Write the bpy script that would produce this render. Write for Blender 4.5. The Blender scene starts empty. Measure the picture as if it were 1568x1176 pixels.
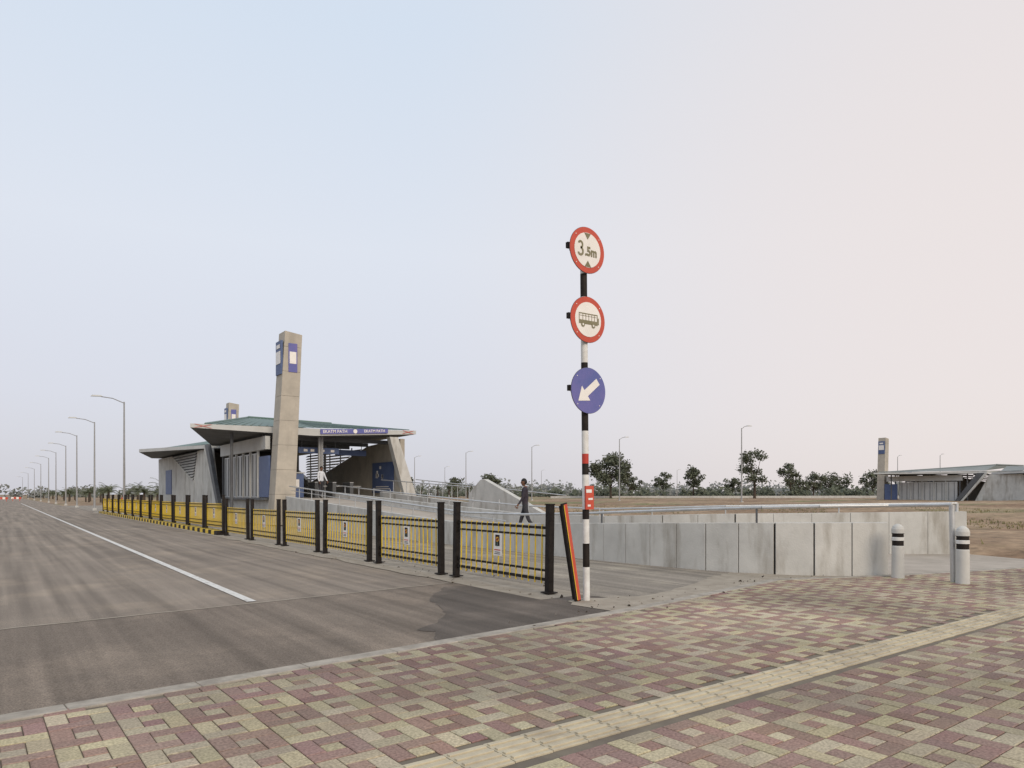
import bpy, math, random
from mathutils import Vector, noise
random.seed(7)
R=random.random
U=random.uniform
scene=bpy.context.scene
scene.view_settings.view_transform='Standard'
scene.view_settings.look='None'
scene.view_settings.exposure=0
COL=scene.collection

# ------------------------------------------------------------ materials
def mat(name,c,rough=0.8,c2=None,scale=3.0,detail=6,metal=0.0,bump=0.0,bscale=40.0,lo=0.35,hi=0.65,stretch=(1,1,1),c3=None,s3=0.5,f3=0.5,spec=0.3,st3=None,l3=.5,h3=.66):
    m=bpy.data.materials.new(name); m.use_nodes=True
    nt=m.node_tree; N=nt.nodes; L=nt.links
    b=N['Principled BSDF']; b.inputs['Roughness'].default_value=rough; b.inputs['Metallic'].default_value=metal
    b.inputs['Specular IOR Level'].default_value=spec
    b.inputs['Base Color'].default_value=(*c,1)
    tc=N.new('ShaderNodeTexCoord')
    mp=N.new('ShaderNodeMapping'); mp.inputs['Scale'].default_value=stretch
    L.new(tc.outputs['Object'],mp.inputs['Vector'])
    out=None
    if c2 is not None:
        n=N.new('ShaderNodeTexNoise'); n.inputs['Scale'].default_value=scale; n.inputs['Detail'].default_value=detail; n.inputs['Roughness'].default_value=0.65
        L.new(mp.outputs[0],n.inputs['Vector'])
        mr=N.new('ShaderNodeMapRange'); mr.inputs[1].default_value=lo; mr.inputs[2].default_value=hi
        L.new(n.outputs['Fac'],mr.inputs[0])
        mx=N.new('ShaderNodeMixRGB'); mx.inputs[1].default_value=(*c,1); mx.inputs[2].default_value=(*c2,1)
        L.new(mr.outputs[0],mx.inputs[0]); out=mx.outputs[0]
        if c3 is not None:
            n3=N.new('ShaderNodeTexNoise'); n3.inputs['Scale'].default_value=s3; n3.inputs['Detail'].default_value=8
            n3.inputs['Roughness'].default_value=0.6
            mp3=N.new('ShaderNodeMapping'); mp3.inputs['Scale'].default_value=st3 or stretch; mp3.inputs['Location'].default_value=(3.3,1.7,.4)
            L.new(tc.outputs['Object'],mp3.inputs['Vector'])
            L.new(mp3.outputs[0],n3.inputs['Vector'])
            m3=N.new('ShaderNodeMapRange'); m3.inputs[1].default_value=l3; m3.inputs[2].default_value=h3; m3.inputs[4].default_value=f3
            L.new(n3.outputs['Fac'],m3.inputs[0])
            mx3=N.new('ShaderNodeMixRGB'); mx3.inputs[2].default_value=(*c3,1)
            L.new(m3.outputs[0],mx3.inputs[0]); L.new(out,mx3.inputs[1]); out=mx3.outputs[0]
        L.new(out,b.inputs['Base Color'])
    if bump>0:
        n2=N.new('ShaderNodeTexNoise'); n2.inputs['Scale'].default_value=bscale; n2.inputs['Detail'].default_value=5
        L.new(tc.outputs['Object'],n2.inputs['Vector'])
        bp=N.new('ShaderNodeBump'); bp.inputs['Strength'].default_value=bump; bp.inputs['Distance'].default_value=0.02
        L.new(n2.outputs['Fac'],bp.inputs['Height']); L.new(bp.outputs[0],b.inputs['Normal'])
    return m

concrete=mat('concrete',(.54,.53,.495),.85,(.44,.43,.405),2.0,8,bump=.25,bscale=30,c3=(.30,.28,.24),s3=1.1,f3=.4)
conc_wall=mat('concrete_wall_mat',(.59,.575,.535),.85,(.48,.468,.435),1.3,9,bump=.25,bscale=30,c3=(.25,.22,.175),s3=1.7,f3=.65,st3=(1.2,1.2,.28),l3=.51,h3=.68)
conc_tan=mat('concrete_tan',(.50,.45,.375),.85,(.41,.37,.31),1.6,8,bump=.2,bscale=30,c3=(.28,.25,.21),s3=.8,f3=.4,st3=(1.5,1.5,.4))
conc_floor=mat('concrete_floor',(.45,.395,.335),.9,(.36,.315,.265),1.5,8,bump=.2,bscale=40,c3=(.26,.225,.185),s3=.5,f3=.5)
kerbm=mat('kerb_concrete',(.44,.395,.335),.9,(.29,.26,.22),5,8,bump=.4,bscale=40,c3=(.20,.17,.14),s3=2,f3=.5)
grout=mat('grout',(.15,.125,.10),.95,(.20,.17,.13),4,6)
jointm=mat('joint_dark',(.20,.19,.175),.95,(.24,.23,.21),4,6)
steel=mat('steel',(.60,.60,.59),.4,(.5,.5,.49),4,4,metal=.6)
lampm=mat('galvanised',(.36,.36,.36),.6,(.30,.30,.30),4,4,metal=.2)
steel_dark=mat('steel_dark',(.12,.125,.13),.5,(.09,.09,.095),3,4)
black=mat('black_paint',(.014,.011,.010),.6,(.030,.024,.020),8,6,spec=.15)
yellow=mat('yellow_paint',(.80,.56,.04),.5,(.70,.47,.05),9,5)
white=mat('white_paint',(.78,.77,.74),.5,(.60,.58,.54),6,8)
lanewhite=mat('lane_paint',(.68,.66,.62),.8,(.36,.33,.30),9,10,lo=.5,hi=.7)
red=mat('red_paint',(.52,.055,.035),.45,(.44,.05,.035),5,5)
redo=mat('red_orange',(.58,.095,.055),.4,(.50,.08,.05),4,5)
signwhite=mat('sign_white',(.86,.82,.77),.4,(.78,.74,.69),3,7)
olive=mat('olive_print',(.20,.18,.10),.5,(.24,.21,.13),6,3)
blue=mat('sign_blue',(.11,.13,.34),.4,(.17,.15,.38),2.0,4)
blue2=mat('panel_blue',(.085,.12,.24),.5,(.11,.15,.27),2,4)
green=mat('green_metal_roof',(.095,.155,.130),.5,(.13,.185,.16),.8,4)
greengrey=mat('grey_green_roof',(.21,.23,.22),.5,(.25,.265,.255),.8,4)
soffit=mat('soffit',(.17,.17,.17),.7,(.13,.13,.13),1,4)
fasciam=mat('fascia',(.56,.56,.54),.6,(.48,.48,.46),1,5)
doorm=mat('door_panel',(.50,.50,.49),.4,(.43,.43,.42),1,4)
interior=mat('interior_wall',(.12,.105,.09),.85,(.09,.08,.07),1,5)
louvre=mat('louvre',(.66,.65,.62),.5,(.58,.57,.54),2,4)
bark=mat('bark',(.10,.075,.055),.95,(.06,.048,.04),4,6)
skin=mat('skin',(.20,.10,.06),.6,(.17,.085,.05),8,3)
hairm=mat('hair',(.012,.01,.009),.6,(.02,.016,.014),20,3)
cloth_dk=mat('cloth_dark',(.035,.028,.038),.9,(.05,.042,.05),12,4)
cloth_tr=mat('cloth_trousers',(.035,.034,.04),.9,(.05,.05,.055),12,4)
cloth_wh=mat('cloth_white',(.65,.66,.68),.9,(.58,.59,.61),12,4)
cloth_or=mat('cloth_orange',(.60,.14,.04),.9,(.5,.1,.03),12,4)
shoe=mat('shoe',(.02,.018,.016),.5,(.03,.026,.02),12,4)
cream_t=mat('tactile_cream',(.55,.485,.35),.85,(.44,.38,.28),5,7,bump=.2,c3=(.28,.235,.18),s3=1.4,f3=.75)

def leafmat(name,c,c2,sc=.6):
    return mat(name,c,.8,c2,sc,3,lo=.3,hi=.7)
leafA=leafmat('foliage_a_hazed',(.090,.100,.066),(.12,.130,.088))  # leaf tone lightened, some air haze mixed into the colour
leafB=leafmat('foliage_far_hazed',(.175,.180,.165),(.22,.222,.20),.15)  # pale grey-green: aerial haze of the far trees painted into the base colour
leafP=leafmat('palm_leaf',(.095,.11,.065),(.14,.145,.085))
grassm=leafmat('grass_mat',(.14,.15,.06),(.27,.22,.11),.3)

def asphalt(name,c,c2,c3,f3):
    m=mat(name,c,.9,c2,.35,10,lo=.35,hi=.65,c3=c3,s3=.8,f3=f3,spec=.2)
    nt=m.node_tree;N=nt.nodes;L=nt.links;b=N['Principled BSDF']
    src=b.inputs['Base Color'].links[0].from_socket
    tc=[n for n in N if n.type=='TEX_COORD'][0]
    mp=N.new('ShaderNodeMapping'); mp.inputs['Scale'].default_value=(2.4,.06,1); mp.inputs['Rotation'].default_value=(0,0,.04)
    L.new(tc.outputs['Object'],mp.inputs[0])
    n=N.new('ShaderNodeTexNoise'); n.inputs['Scale'].default_value=1.6; n.inputs['Detail'].default_value=7
    L.new(mp.outputs[0],n.inputs['Vector'])
    mr=N.new('ShaderNodeMapRange'); mr.inputs[1].default_value=.35; mr.inputs[2].default_value=.7; mr.inputs[3].default_value=.84; mr.inputs[4].default_value=1.35
    L.new(n.outputs[0],mr.inputs[0])
    g=N.new('ShaderNodeTexNoise'); g.inputs['Scale'].default_value=80; g.inputs['Detail'].default_value=4; g.inputs['Roughness'].default_value=.7
    L.new(tc.outputs['Object'],g.inputs['Vector'])
    gr=N.new('ShaderNodeMapRange'); gr.inputs[1].default_value=.3; gr.inputs[2].default_value=.7; gr.inputs[3].default_value=.5; gr.inputs[4].default_value=1.5
    L.new(g.outputs[0],gr.inputs[0])
    mu=N.new('ShaderNodeMath'); mu.operation='MULTIPLY'; L.new(mr.outputs[0],mu.inputs[0]); L.new(gr.outputs[0],mu.inputs[1])
    v=N.new('ShaderNodeVectorMath'); v.operation='SCALE'; L.new(src,v.inputs[0]); L.new(mu.outputs[0],v.inputs['Scale'])
    L.new(v.outputs[0],b.inputs['Base Color'])
    bp=N.new('ShaderNodeBump'); bp.inputs['Strength'].default_value=.5; bp.inputs['Distance'].default_value=.01
    L.new(g.outputs[0],bp.inputs['Height']); L.new(bp.outputs[0],b.inputs['Normal'])
    return m
road_m=asphalt('asphalt_dusty',(.205,.170,.138),(.245,.205,.166),(.32,.26,.20),.55)
cross_m=asphalt('asphalt_cross',(.155,.125,.100),(.195,.160,.128),(.255,.205,.16),.6)
dark_m=asphalt('asphalt_dark',(.100,.084,.071),(.135,.113,.095),(.185,.152,.125),.6)
lane_m=asphalt('asphalt_buslane',(.21,.185,.155),(.27,.236,.195),(.36,.315,.25),.7)
dust_m=mat('dust',(.39,.34,.275),.95,(.28,.24,.19),3,8,bump=.4)

def paver_mat():
    m=bpy.data.materials.new('paver'); m.use_nodes=True; nt=m.node_tree;N=nt.nodes;L=nt.links;b=N['Principled BSDF']
    b.inputs['Roughness'].default_value=.85; b.inputs['Specular IOR Level'].default_value=.25
    a=N.new('ShaderNodeAttribute'); a.attribute_name='pcol'
    tc=N.new('ShaderNodeTexCoord')
    n=N.new('ShaderNodeTexNoise'); n.inputs['Scale'].default_value=.9; n.inputs['Detail'].default_value=9; n.inputs['Roughness'].default_value=.65
    L.new(tc.outputs['Object'],n.inputs['Vector'])
    mr=N.new('ShaderNodeMapRange'); mr.inputs[1].default_value=.40; mr.inputs[2].default_value=.7; mr.inputs[3].default_value=.08; mr.inputs[4].default_value=.65
    L.new(n.outputs[0],mr.inputs[0])
    mx=N.new('ShaderNodeMixRGB'); mx.inputs[2].default_value=(.27,.22,.175,1); L.new(mr.outputs[0],mx.inputs[0]); L.new(a.outputs['Color'],mx.inputs[1])
    g=N.new('ShaderNodeTexNoise'); g.inputs['Scale'].default_value=55; g.inputs['Detail'].default_value=5; L.new(tc.outputs['Object'],g.inputs['Vector'])
    gr=N.new('ShaderNodeMapRange'); gr.inputs[1].default_value=.3; gr.inputs[2].default_value=.7; gr.inputs[3].default_value=.66; gr.inputs[4].default_value=1.25
    L.new(g.outputs[0],gr.inputs[0])
    n2=N.new('ShaderNodeTexNoise'); n2.inputs['Scale'].default_value=.28; n2.inputs['Detail'].default_value=6; L.new(tc.outputs['Object'],n2.inputs['Vector'])
    m2=N.new('ShaderNodeMapRange'); m2.inputs[1].default_value=.38; m2.inputs[2].default_value=.62; m2.inputs[3].default_value=.72; m2.inputs[4].default_value=1.1
    L.new(n2.outputs[0],m2.inputs[0])
    mu=N.new('ShaderNodeMath'); mu.operation='MULTIPLY'; L.new(gr.outputs[0],mu.inputs[0]); L.new(m2.outputs[0],mu.inputs[1])
    v=N.new('ShaderNodeVectorMath'); v.operation='SCALE'; L.new(mx.outputs[0],v.inputs[0]); L.new(mu.outputs[0],v.inputs['Scale']); L.new(v.outputs[0],b.inputs['Base Color'])
    bp=N.new('ShaderNodeBump'); bp.inputs['Strength'].default_value=.3; bp.inputs['Distance'].default_value=.006; L.new(g.outputs[0],bp.inputs['Height']); L.new(bp.outputs[0],b.inputs['Normal'])
    return m

# ------------------------------------------------------------ mesh builder
class B:
    def __init__(s): s.v=[];s.f=[];s.mi=[];s.mats=[];s.sm=[]
    def m(s,mt):
        if mt not in s.mats: s.mats.append(mt)
        return s.mats.index(mt)
    def add(s,vs,fs,mt,smooth=False):
        o=len(s.v); s.v+= [tuple(x) for x in vs]; k=s.m(mt)
        for f in fs: s.f.append(tuple(i+o for i in f)); s.mi.append(k); s.sm.append(smooth)
    def box(s,c,d,mt,rz=0,ry=0):
        x,y,z=d[0]/2,d[1]/2,d[2]/2
        vs=[Vector((i*x,j*y,k*z)) for k in(-1,1) for j in(-1,1) for i in(-1,1)]
        if ry:
            q=(math.cos(ry),math.sin(ry)); vs=[Vector((v.x*q[0]+v.z*q[1],v.y,-v.x*q[1]+v.z*q[0])) for v in vs]
        if rz:
            q=(math.cos(rz),math.sin(rz)); vs=[Vector((v.x*q[0]-v.y*q[1],v.x*q[1]+v.y*q[0],v.z)) for v in vs]
        vs=[v+Vector(c) for v in vs]
        s.add(vs,[(0,2,3,1),(4,5,7,6),(0,1,5,4),(2,6,7,3),(0,4,6,2),(1,3,7,5)],mt)
    def prism(s,pts,ext,mt):
        n=len(pts); e=Vector(ext); a=[Vector(p) for p in pts]; b=[p+e for p in a]
        s.add(a+b,[tuple(range(n))[::-1],tuple(range(n,2*n))]+[(i,(i+1)%n,n+(i+1)%n,n+i) for i in range(n)],mt)
    def cyl(s,p0,p1,r0,mt,r1=None,n=10,caps=True,smooth=True):
        if r1 is None:r1=r0
        p0=Vector(p0);p1=Vector(p1);d=(p1-p0).normalized()
        a=d.orthogonal().normalized(); b=d.cross(a)
        vs=[];
        for p,r in((p0,r0),(p1,r1)):
            for i in range(n):
                t=2*math.pi*i/n; vs.append(p+a*math.cos(t)*r+b*math.sin(t)*r)
        s.add(vs,[(i,(i+1)%n,n+(i+1)%n,n+i) for i in range(n)],mt,smooth)
        if caps: s.add(vs,[tuple(range(n))[::-1],tuple(range(n,2*n))],mt)
    def tube(s,pts,r,mt,n=8):
        for i in range(len(pts)-1):
            s.cyl(pts[i],pts[i+1],r,mt,n=n)
    def lathe(s,c,prof,mt,n=20):
        c=Vector(c)
        for (r0,z0,m0),(r1,z1,m1) in zip(prof[:-1],prof[1:]):
            vs=[]
            for r,z in((r0,z0),(r1,z1)):
                for i in range(n):
                    t=2*math.pi*i/n; vs.append(c+Vector((r*math.cos(t),r*math.sin(t),z)))
            s.add(vs,[(i,(i+1)%n,n+(i+1)%n,n+i) for i in range(n)],m0,True)
    def mesh(s,name):
        me=bpy.data.meshes.new(name); me.from_pydata(s.v,[],s.f)
        for x in s.mats: me.materials.append(x)
        me.polygons.foreach_set('material_index',s.mi); me.polygons.foreach_set('use_smooth',s.sm); me.update(); return me
    def make(s,name,parent=None,loc=(0,0,0),bevel=0,rot=None):
        o=bpy.data.objects.new(name,s.mesh(name)); COL.objects.link(o); o.location=loc
        if rot:o.rotation_euler=rot
        if parent:o.parent=parent
        if bevel:
            bm=o.modifiers.new('bev','BEVEL'); bm.width=bevel; bm.segments=2; bm.limit_method='ANGLE'
        return o
def empty(name,loc=(0,0,0)):
    o=bpy.data.objects.new(name,None); COL.objects.link(o); o.location=loc; o.empty_display_size=.3; return o
def text(name,body,size,loc,mt,parent,rot=(math.pi/2,0,0),sx=1.0,bold=0.0,ext=.002):
    c=bpy.data.curves.new(name,'FONT'); c.body=body; c.size=size; c.align_x='CENTER'; c.align_y='CENTER'; c.extrude=ext; c.offset=bold
    c.materials.append(mt)
    o=bpy.data.objects.new(name,c); COL.objects.link(o); o.parent=parent; o.location=loc; o.rotation_euler=rot; o.scale=(sx,1,1); return o
def W(X,Y,z=0): # right/forward metres -> world
    return (.8092*X+.5875*Y,-.5875*X+.8092*Y,z)
def sst(a,b,x):
    t=max(0,min(1,(x-a)/(b-a))); return t*t*(3-2*t)

# ------------------------------------------------------------ terrain
def gh(x,y):
    w=sst(20.5,27,x)
    h=-.09+.80*sst(30,90,x)
    if w>0:
        h+=w*(.16*noise.noise(Vector((x*.12,y*.12,0)))+.09*noise.noise(Vector((x*.5,y*.5,3)))+.12)
    h+=.22*sst(20.6,23,x)*(1-sst(27,36,x))*sst(-2,4,y)
    return h
def axis(a,fine,step,far,grow):
    pts=[];x=a
    while x<fine: pts.append(x); x+=step
    st=step
    while x<far: pts.append(x); st*=grow; x+=st
    pts.append(far); return pts
xs=[-2500,-900,-300,-100,-30]+axis(-12,60,.6,3500,1.08)
ys=[-400,-100,-30]+axis(-10,60,.6,4000,1.08)
vs=[(x,y,gh(x,y)) for y in ys for x in xs]; nx=len(xs)
fs=[(j*nx+i,j*nx+i+1,(j+1)*nx+i+1,(j+1)*nx+i) for j in range(len(ys)-1) for i in range(nx-1)]
field_m=mat('field_soil',(.225,.145,.088),.95,(.35,.25,.16),.11,12,lo=.42,hi=.58,bump=.6,bscale=6,c3=(.15,.165,.065),s3=.055,f3=.85,l3=.52,h3=.62)
nt=field_m.node_tree;N=nt.nodes;L=nt.links;b_=N['Principled BSDF'];src=b_.inputs['Base Color'].links[0].from_socket
g=N.new('ShaderNodeTexNoise');g.inputs['Scale'].default_value=1.6;g.inputs['Detail'].default_value=9;g.inputs['Roughness'].default_value=.7
L.new([n for n in N if n.type=='TEX_COORD'][0].outputs['Object'],g.inputs['Vector'])
gr=N.new('ShaderNodeMapRange');gr.inputs[1].default_value=.3;gr.inputs[2].default_value=.7;gr.inputs[3].default_value=.45;gr.inputs[4].default_value=1.5
L.new(g.outputs[0],gr.inputs[0]);v_=N.new('ShaderNodeVectorMath');v_.operation='SCALE';L.new(src,v_.inputs[0]);L.new(gr.outputs[0],v_.inputs['Scale']);L.new(v_.outputs[0],b_.inputs['Base Color'])
b=B(); b.add(vs,fs,field_m,True); b.make('ground')

def sheet(name,pts,z,mt):
    b=B(); b.add([(p[0],p[1],z) for p in pts],[tuple(range(len(pts)))],mt); return b.make(name)
sheet('road',[(-11,8.0),(7.3,8.0),(7.3,900),(-11,900)],-.036,road_m)
sheet('cross_road',[(-60,-3),(-9,5.1),(0,6.1),(7.3,6.9),(7.3,11.25),(0,10.5),(-60,4.5)],-.031,cross_m)
sheet('bus_lane',[(7.3,6.9),(12.6,7.6),(12.9,9),(12.3,13.4),(12.2,120),(7.3,120)],-.032,lane_m)
pp=[(3.9,6.55),(7,7.0),(8.3,7.35),(8.0,7.9),(7.35,8.6),(7.15,9.6),(6.9,10.6),(6.3,10.7),(5.9,10.2),(5.3,9.3),(5.0,8.4),(4.2,7.6)]
pr=[]
for i,p in enumerate(pp):
    q=pp[(i+1)%len(pp)]
    for k in range(10):
        t=k/10; x=p[0]+(q[0]-p[0])*t; y=p[1]+(q[1]-p[1])*t
        a=noise.noise(Vector((x*2.3,y*2.3,1)))*.2+noise.noise(Vector((x*8,y*8,1)))*.06; c=noise.noise(Vector((x*2.3,y*2.3,9)))*.2
        pr.append((x+a,y+c))
sheet('asphalt_patch',pr,-.0265,dark_m)
b=B()
y=11.0
while y<150:
    b.add([(3.03,y,-.0255),(3.17,y,-.0255),(3.17,y+8,-.0255),(3.03,y+8,-.0255)],[(0,1,2,3)],lanewhite); y+=8
b.make('lane_marking')
b=B(); prev=None
for i in range(60):
    x=-11+i*.31; yy=9.37+1.85*(x+11)/18.3+noise.noise(Vector((x*2,0,0)))*.05; wd=.05+.05*abs(noise.noise(Vector((x*3,4,0))))
    if prev: b.add([(prev[0],prev[1],-.0265),(x,yy,-.0265),(x,yy+wd,-.0265),(prev[0],prev[1]+prev[2],-.0265)],[(0,1,2,3)],dust_m)
    prev=(x,yy,wd)
b.make('asphalt_joint')
L1=[];R1=[]
y=8.55
while y<75:
    a=noise.noise(Vector((y*.8,0,5)))*.18; L1.append((6.85+a-.1,y)); R1.append((7.75-a*.8,y)); y+=.4
sheet('gutter_dust',L1+R1[::-1],-.0245,dust_m)

# ------------------------------------------------------------ paving
edge=[(-30,3.2),(0,6.15),(7.25,6.92),(11.9,7.75),(14.0,6.85),(18,5.85),(20,5.5)]
def edge_y(x):
    for p,q in zip(edge[:-1],edge[1:]):
        if p[0]<=x<=q[0]: return p[1]+(q[1]-p[1])*(x-p[0])/(q[0]-p[0])
    return -99
b=B(); b.add([(-30,-8,-.012),(20,-8,-.012)]+[(p[0],p[1],-.012) for p in edge[::-1]],[tuple(range(len(edge)+2))],grout); b.make('pavement_bed')
un=.135
verts=[];faces=[];cols=[]
def tact(x): return 3.36+.02*x, 3.72+.02*x
rects=[(0,0,2,1),(2,0,3,2),(1,2,3,3),(0,1,1,3),(1,1,2,2)]
ca,sa=math.cos(.025),math.sin(.025)
for j in range(-12,26):
    for i in range(-38,54):
        par=(i+j)%2
        for ri,(x0,y0,x1,y1) in enumerate(rects):
            X0=(i*3+x0)*un;X1=(i*3+x1)*un;Y0=(j*3+y0)*un;Y1=(j*3+y1)*un
            cx=(X0+X1)/2;cy=(Y0+Y1)/2
            wx=cx*ca-cy*sa; wy=cx*sa+cy*ca
            if wx<-14 or wx>19.9 or wy<-3 or wy>edge_y(wx)-.03: continue
            t0,t1=tact(wx)
            if t0-.05<wy<t1+.05: continue
            isred=(par==0) if ri<4 else (par==1)
            if R()<.012: isred=not isred
            g=.0035;bv=.006;dz=U(-.0025,.0025)
            o=len(verts)
            tx=U(-.0015,.0015)
            for (px,py) in((X0+g,Y0+g),(X1-g,Y0+g),(X1-g,Y1-g),(X0+g,Y1-g)): verts.append((px*ca-py*sa,px*sa+py*ca,-.010))
            for k,(px,py) in enumerate(((X0+g,Y0+g),(X1-g,Y0+g),(X1-g,Y1-g),(X0+g,Y1-g))): verts.append((px*ca-py*sa,px*sa+py*ca,-.004+dz))
            for k,(px,py) in enumerate(((X0+g+bv,Y0+g+bv),(X1-g-bv,Y0+g+bv),(X1-g-bv,Y1-g-bv),(X0+g+bv,Y1-g-bv))): verts.append((px*ca-py*sa,px*sa+py*ca,dz+(tx if k in(0,1) else -tx)))
            for base in(0,4):
                for k in range(4): faces.append((o+base+k,o+base+(k+1)%4,o+base+4+(k+1)%4,o+base+4+k))
            faces.append((o+8,o+9,o+10,o+11))
            f=U(.82,1.15)
            if isred: c=(.310*f,.192*f*U(.93,1.07),.160*f*U(.93,1.07))
            else: c=(.485*f,.420*f*U(.97,1.03),.280*f*U(.9,1.1))
            cols+= [(*c,1)]*12
me=bpy.data.meshes.new('pavement'); me.from_pydata(verts,[],faces); at=me.color_attributes.new('pcol','FLOAT_COLOR','POINT')
at.data.foreach_set('color',[x for c in cols for x in c]); me.materials.append(paver_mat()); me.update()
o=bpy.data.objects.new('pavement',me); COL.objects.link(o)
b=B(); x=-14
while x<19.7:
    t0,t1=tact(x); 
    z0=U(-.002,.001)
    b.box((x+.15,(t0+t1)/2,-.006+z0),(.292,.355,.016),cream_t)
    for k in range(4):
        b.box((x+.15,t0+.052+k*.085,.0065+z0),(.27,.035,.014),cream_t)
    x+=.3
b.make('tactile_paving',bevel=.003)
def strip_wall(bd,path,tops,th,mt,bot=-.1,gap=.006,pl=.7,inner=None):
    segs=[]; tot=0
    for i in range(len(path)-1):
        l=math.dist(path[i],path[i+1]); segs.append((tot,l)); tot+=l
    def at(d):
        for i,(s0,l) in enumerate(segs):
            if d<=s0+l+1e-6:
                k=(d-s0)/l; p=path[i];q=path[i+1]
                return (p[0]+(q[0]-p[0])*k,p[1]+(q[1]-p[1])*k,tops[i]+(tops[i+1]-tops[i])*k)
        return (*path[-1],tops[-1])
    n=max(1,round(tot/pl)); 
    for k in range(n):
        a=at(tot*k/n); c=at(tot*(k+1)/n)
        dx,dy=c[0]-a[0],c[1]-a[1]; l=math.hypot(dx,dy); dx/=l;dy/=l; nx_,ny_=-dy,dx
        g=gap
        A=(a[0]+dx*g,a[1]+dy*g);C=(c[0]-dx*g,c[1]-dy*g); h=th/2
        q=[(A[0]-nx_*h,A[1]-ny_*h),(C[0]-nx_*h,C[1]-ny_*h),(C[0]+nx_*h,C[1]+ny_*h),(A[0]+nx_*h,A[1]+ny_*h)]
        vs=[(x,y,bot) for x,y in q]+[(q[0][0],q[0][1],a[2]),(q[1][0],q[1][1],c[2]),(q[2][0],q[2][1],c[2]),(q[3][0],q[3][1],a[2])]
        bd.add(vs,[(3,2,1,0),(4,5,6,7),(0,1,5,4),(1,2,6,5),(2,3,7,6),(3,0,4,7)],mt)
        h2=h-.009; q=[(a[0]-nx_*h2,a[1]-ny_*h2),(c[0]-nx_*h2,c[1]-ny_*h2),(c[0]+nx_*h2,c[1]+ny_*h2),(a[0]+nx_*h2,a[1]+ny_*h2)]
        vs=[(x,y,bot+.01) for x,y in q]+[(q[0][0],q[0][1],a[2]-.012),(q[1][0],q[1][1],c[2]-.012),(q[2][0],q[2][1],c[2]-.012),(q[3][0],q[3][1],a[2]-.012)]
        bd.add(vs,[(3,2,1,0),(4,5,6,7),(0,1,5,4),(1,2,6,5),(2,3,7,6),(3,0,4,7)],jointm)
b=B()
e2=[(p[0],p[1]+.06) for p in edge[:-2]]+[(17.9,5.93),(20,5.55)]
strip_wall(b,e2,[.008]*len(e2),.19,kerbm,bot=-.09,gap=.003,pl=.95)
b.make('kerb',bevel=.01)
ap=[(6.9,7.02),(11.9,7.9),(14.2,6.95),(14.3,7.3),(12.75,8.7),(12.3,9.2),(11.0,8.75),(9.4,8.1),(8.2,7.9),(7.2,8.4),(6.8,7.9)]
pr=[]
for i,p in enumerate(ap):
    q=ap[(i+1)%len(ap)]
    for k in range(6):
        t=k/6; x=p[0]+(q[0]-p[0])*t; y=p[1]+(q[1]-p[1])*t
        f=1 if i in(4,5,6,7,8,9) else 0
        pr.append((x+f*noise.noise(Vector((x*3,y*3,1)))*.15,y+f*noise.noise(Vector((x*3,y*3,9)))*.15))
sheet('concrete_apron',pr,-.0205,dust_m)
b=B()
prs=[((13.95,6.95),(20.2,5.55),-.006),((14.2,7.1),(21.1,8.3),-.005),((12.7,8.6),(18.56,10.3),0),((12.35,10.2),(16.4,12.3),0.01),((12.05,13.4),(15.2,15.8),.15),((12,17.6),(15,17.8),.38),((12,36.8),(15,36.8),1.40),((12,38.2),(20,38.2),1.40)]
vs=[]
for l,r,z in prs: vs+=[(*l,z),(*r,z)]
b.add(vs,[(2*i,2*i+1,2*i+3,2*i+2) for i in range(len(prs)-1)],conc_floor)
b.make('ramp_floor')
b=B()
P1=[(14.32,7.02),(13.35,7.75),(12.72,8.6),(12.35,10.0),(12.15,11.6),(12.05,13.4),(12,15.2),(12,17),(12,20),(12,30),(12,36.2)]
T1=[1.04,1.035,1.02,.98,.93,.87,.81,.76,.72,1.17,1.50]
strip_wall(b,P1,T1,.24,conc_wall,bot=-.1,pl=.72,gap=.004)
b.make('ramp_wall',bevel=.006)
b=B()
P2=[(21.0,8.2),(18.6,10.25),(16.4,12.3),(15.5,14.2),(15.15,16),(15,20),(15,30),(15,37)]
T2=[1.14,1.10,1.06,1.0,.93,.93,1.38,1.70]
strip_wall(b,P2,T2,.22,conc_wall,bot=-.15,pl=1.0,gap=.004)
b.make('ramp_wall',bevel=.006)
b=B()
b.prism([(18,22.7,-.1),(18,22.7,.85),(18,27,2.3),(18,27.3,2.28),(18,28.3,1.62),(18,28.3,-.1)],(.25,0,0),conc_wall)
b.prism([(18.02,28.31,-.1),(18.02,28.31,1.2),(18.02,38,1.75),(18.02,38,-.1)],(.22,0,0),conc_wall)
b.make('stair_parapet',bevel=.015)
pts=[(14.05,5.7,1.41),(14.2,6.9,1.38),(13.25,7.8,1.36),(12.65,8.7,1.33),(12.3,10.2,1.27),(12.1,13.4,1.12),(12.02,16,1.03),(12.02,19,1.02),(12.02,24,1.30),(12.02,30,1.66),(12.02,36,2.02)]
def rz(y):
    for p,q in zip(pts[3:-1],pts[4:]):
        if p[1]<=y<=q[1]: return p[2]+(q[2]-p[2])*(y-p[1])/(q[1]-p[1])
def wz(y):
    for i in range(2,len(P1)-1):
        if P1[i][1]<=y<=P1[i+1][1]: return T1[i]+(T1[i+1]-T1[i])*(y-P1[i][1])/(P1[i+1][1]-P1[i][1])
fl=[]
yy=17.5
while yy<36: fl.append((12.02,yy,wz(yy)-.01,rz(yy))); yy+=1.7
fl.append((12.62,8.8,.95,1.33)); fl.append((12.13,12.9,.8,1.14))
b=B(); b.tube(pts,.034,steel,10)
for x,y,z0,z1 in fl: b.cyl((x,y,z0),(x,y,z1),.022,steel_dark if y<13 else steel,n=8)
b.cyl((14.07,5.68,-.01),(14.05,5.7,1.41),.048,steel,n=12)
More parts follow.
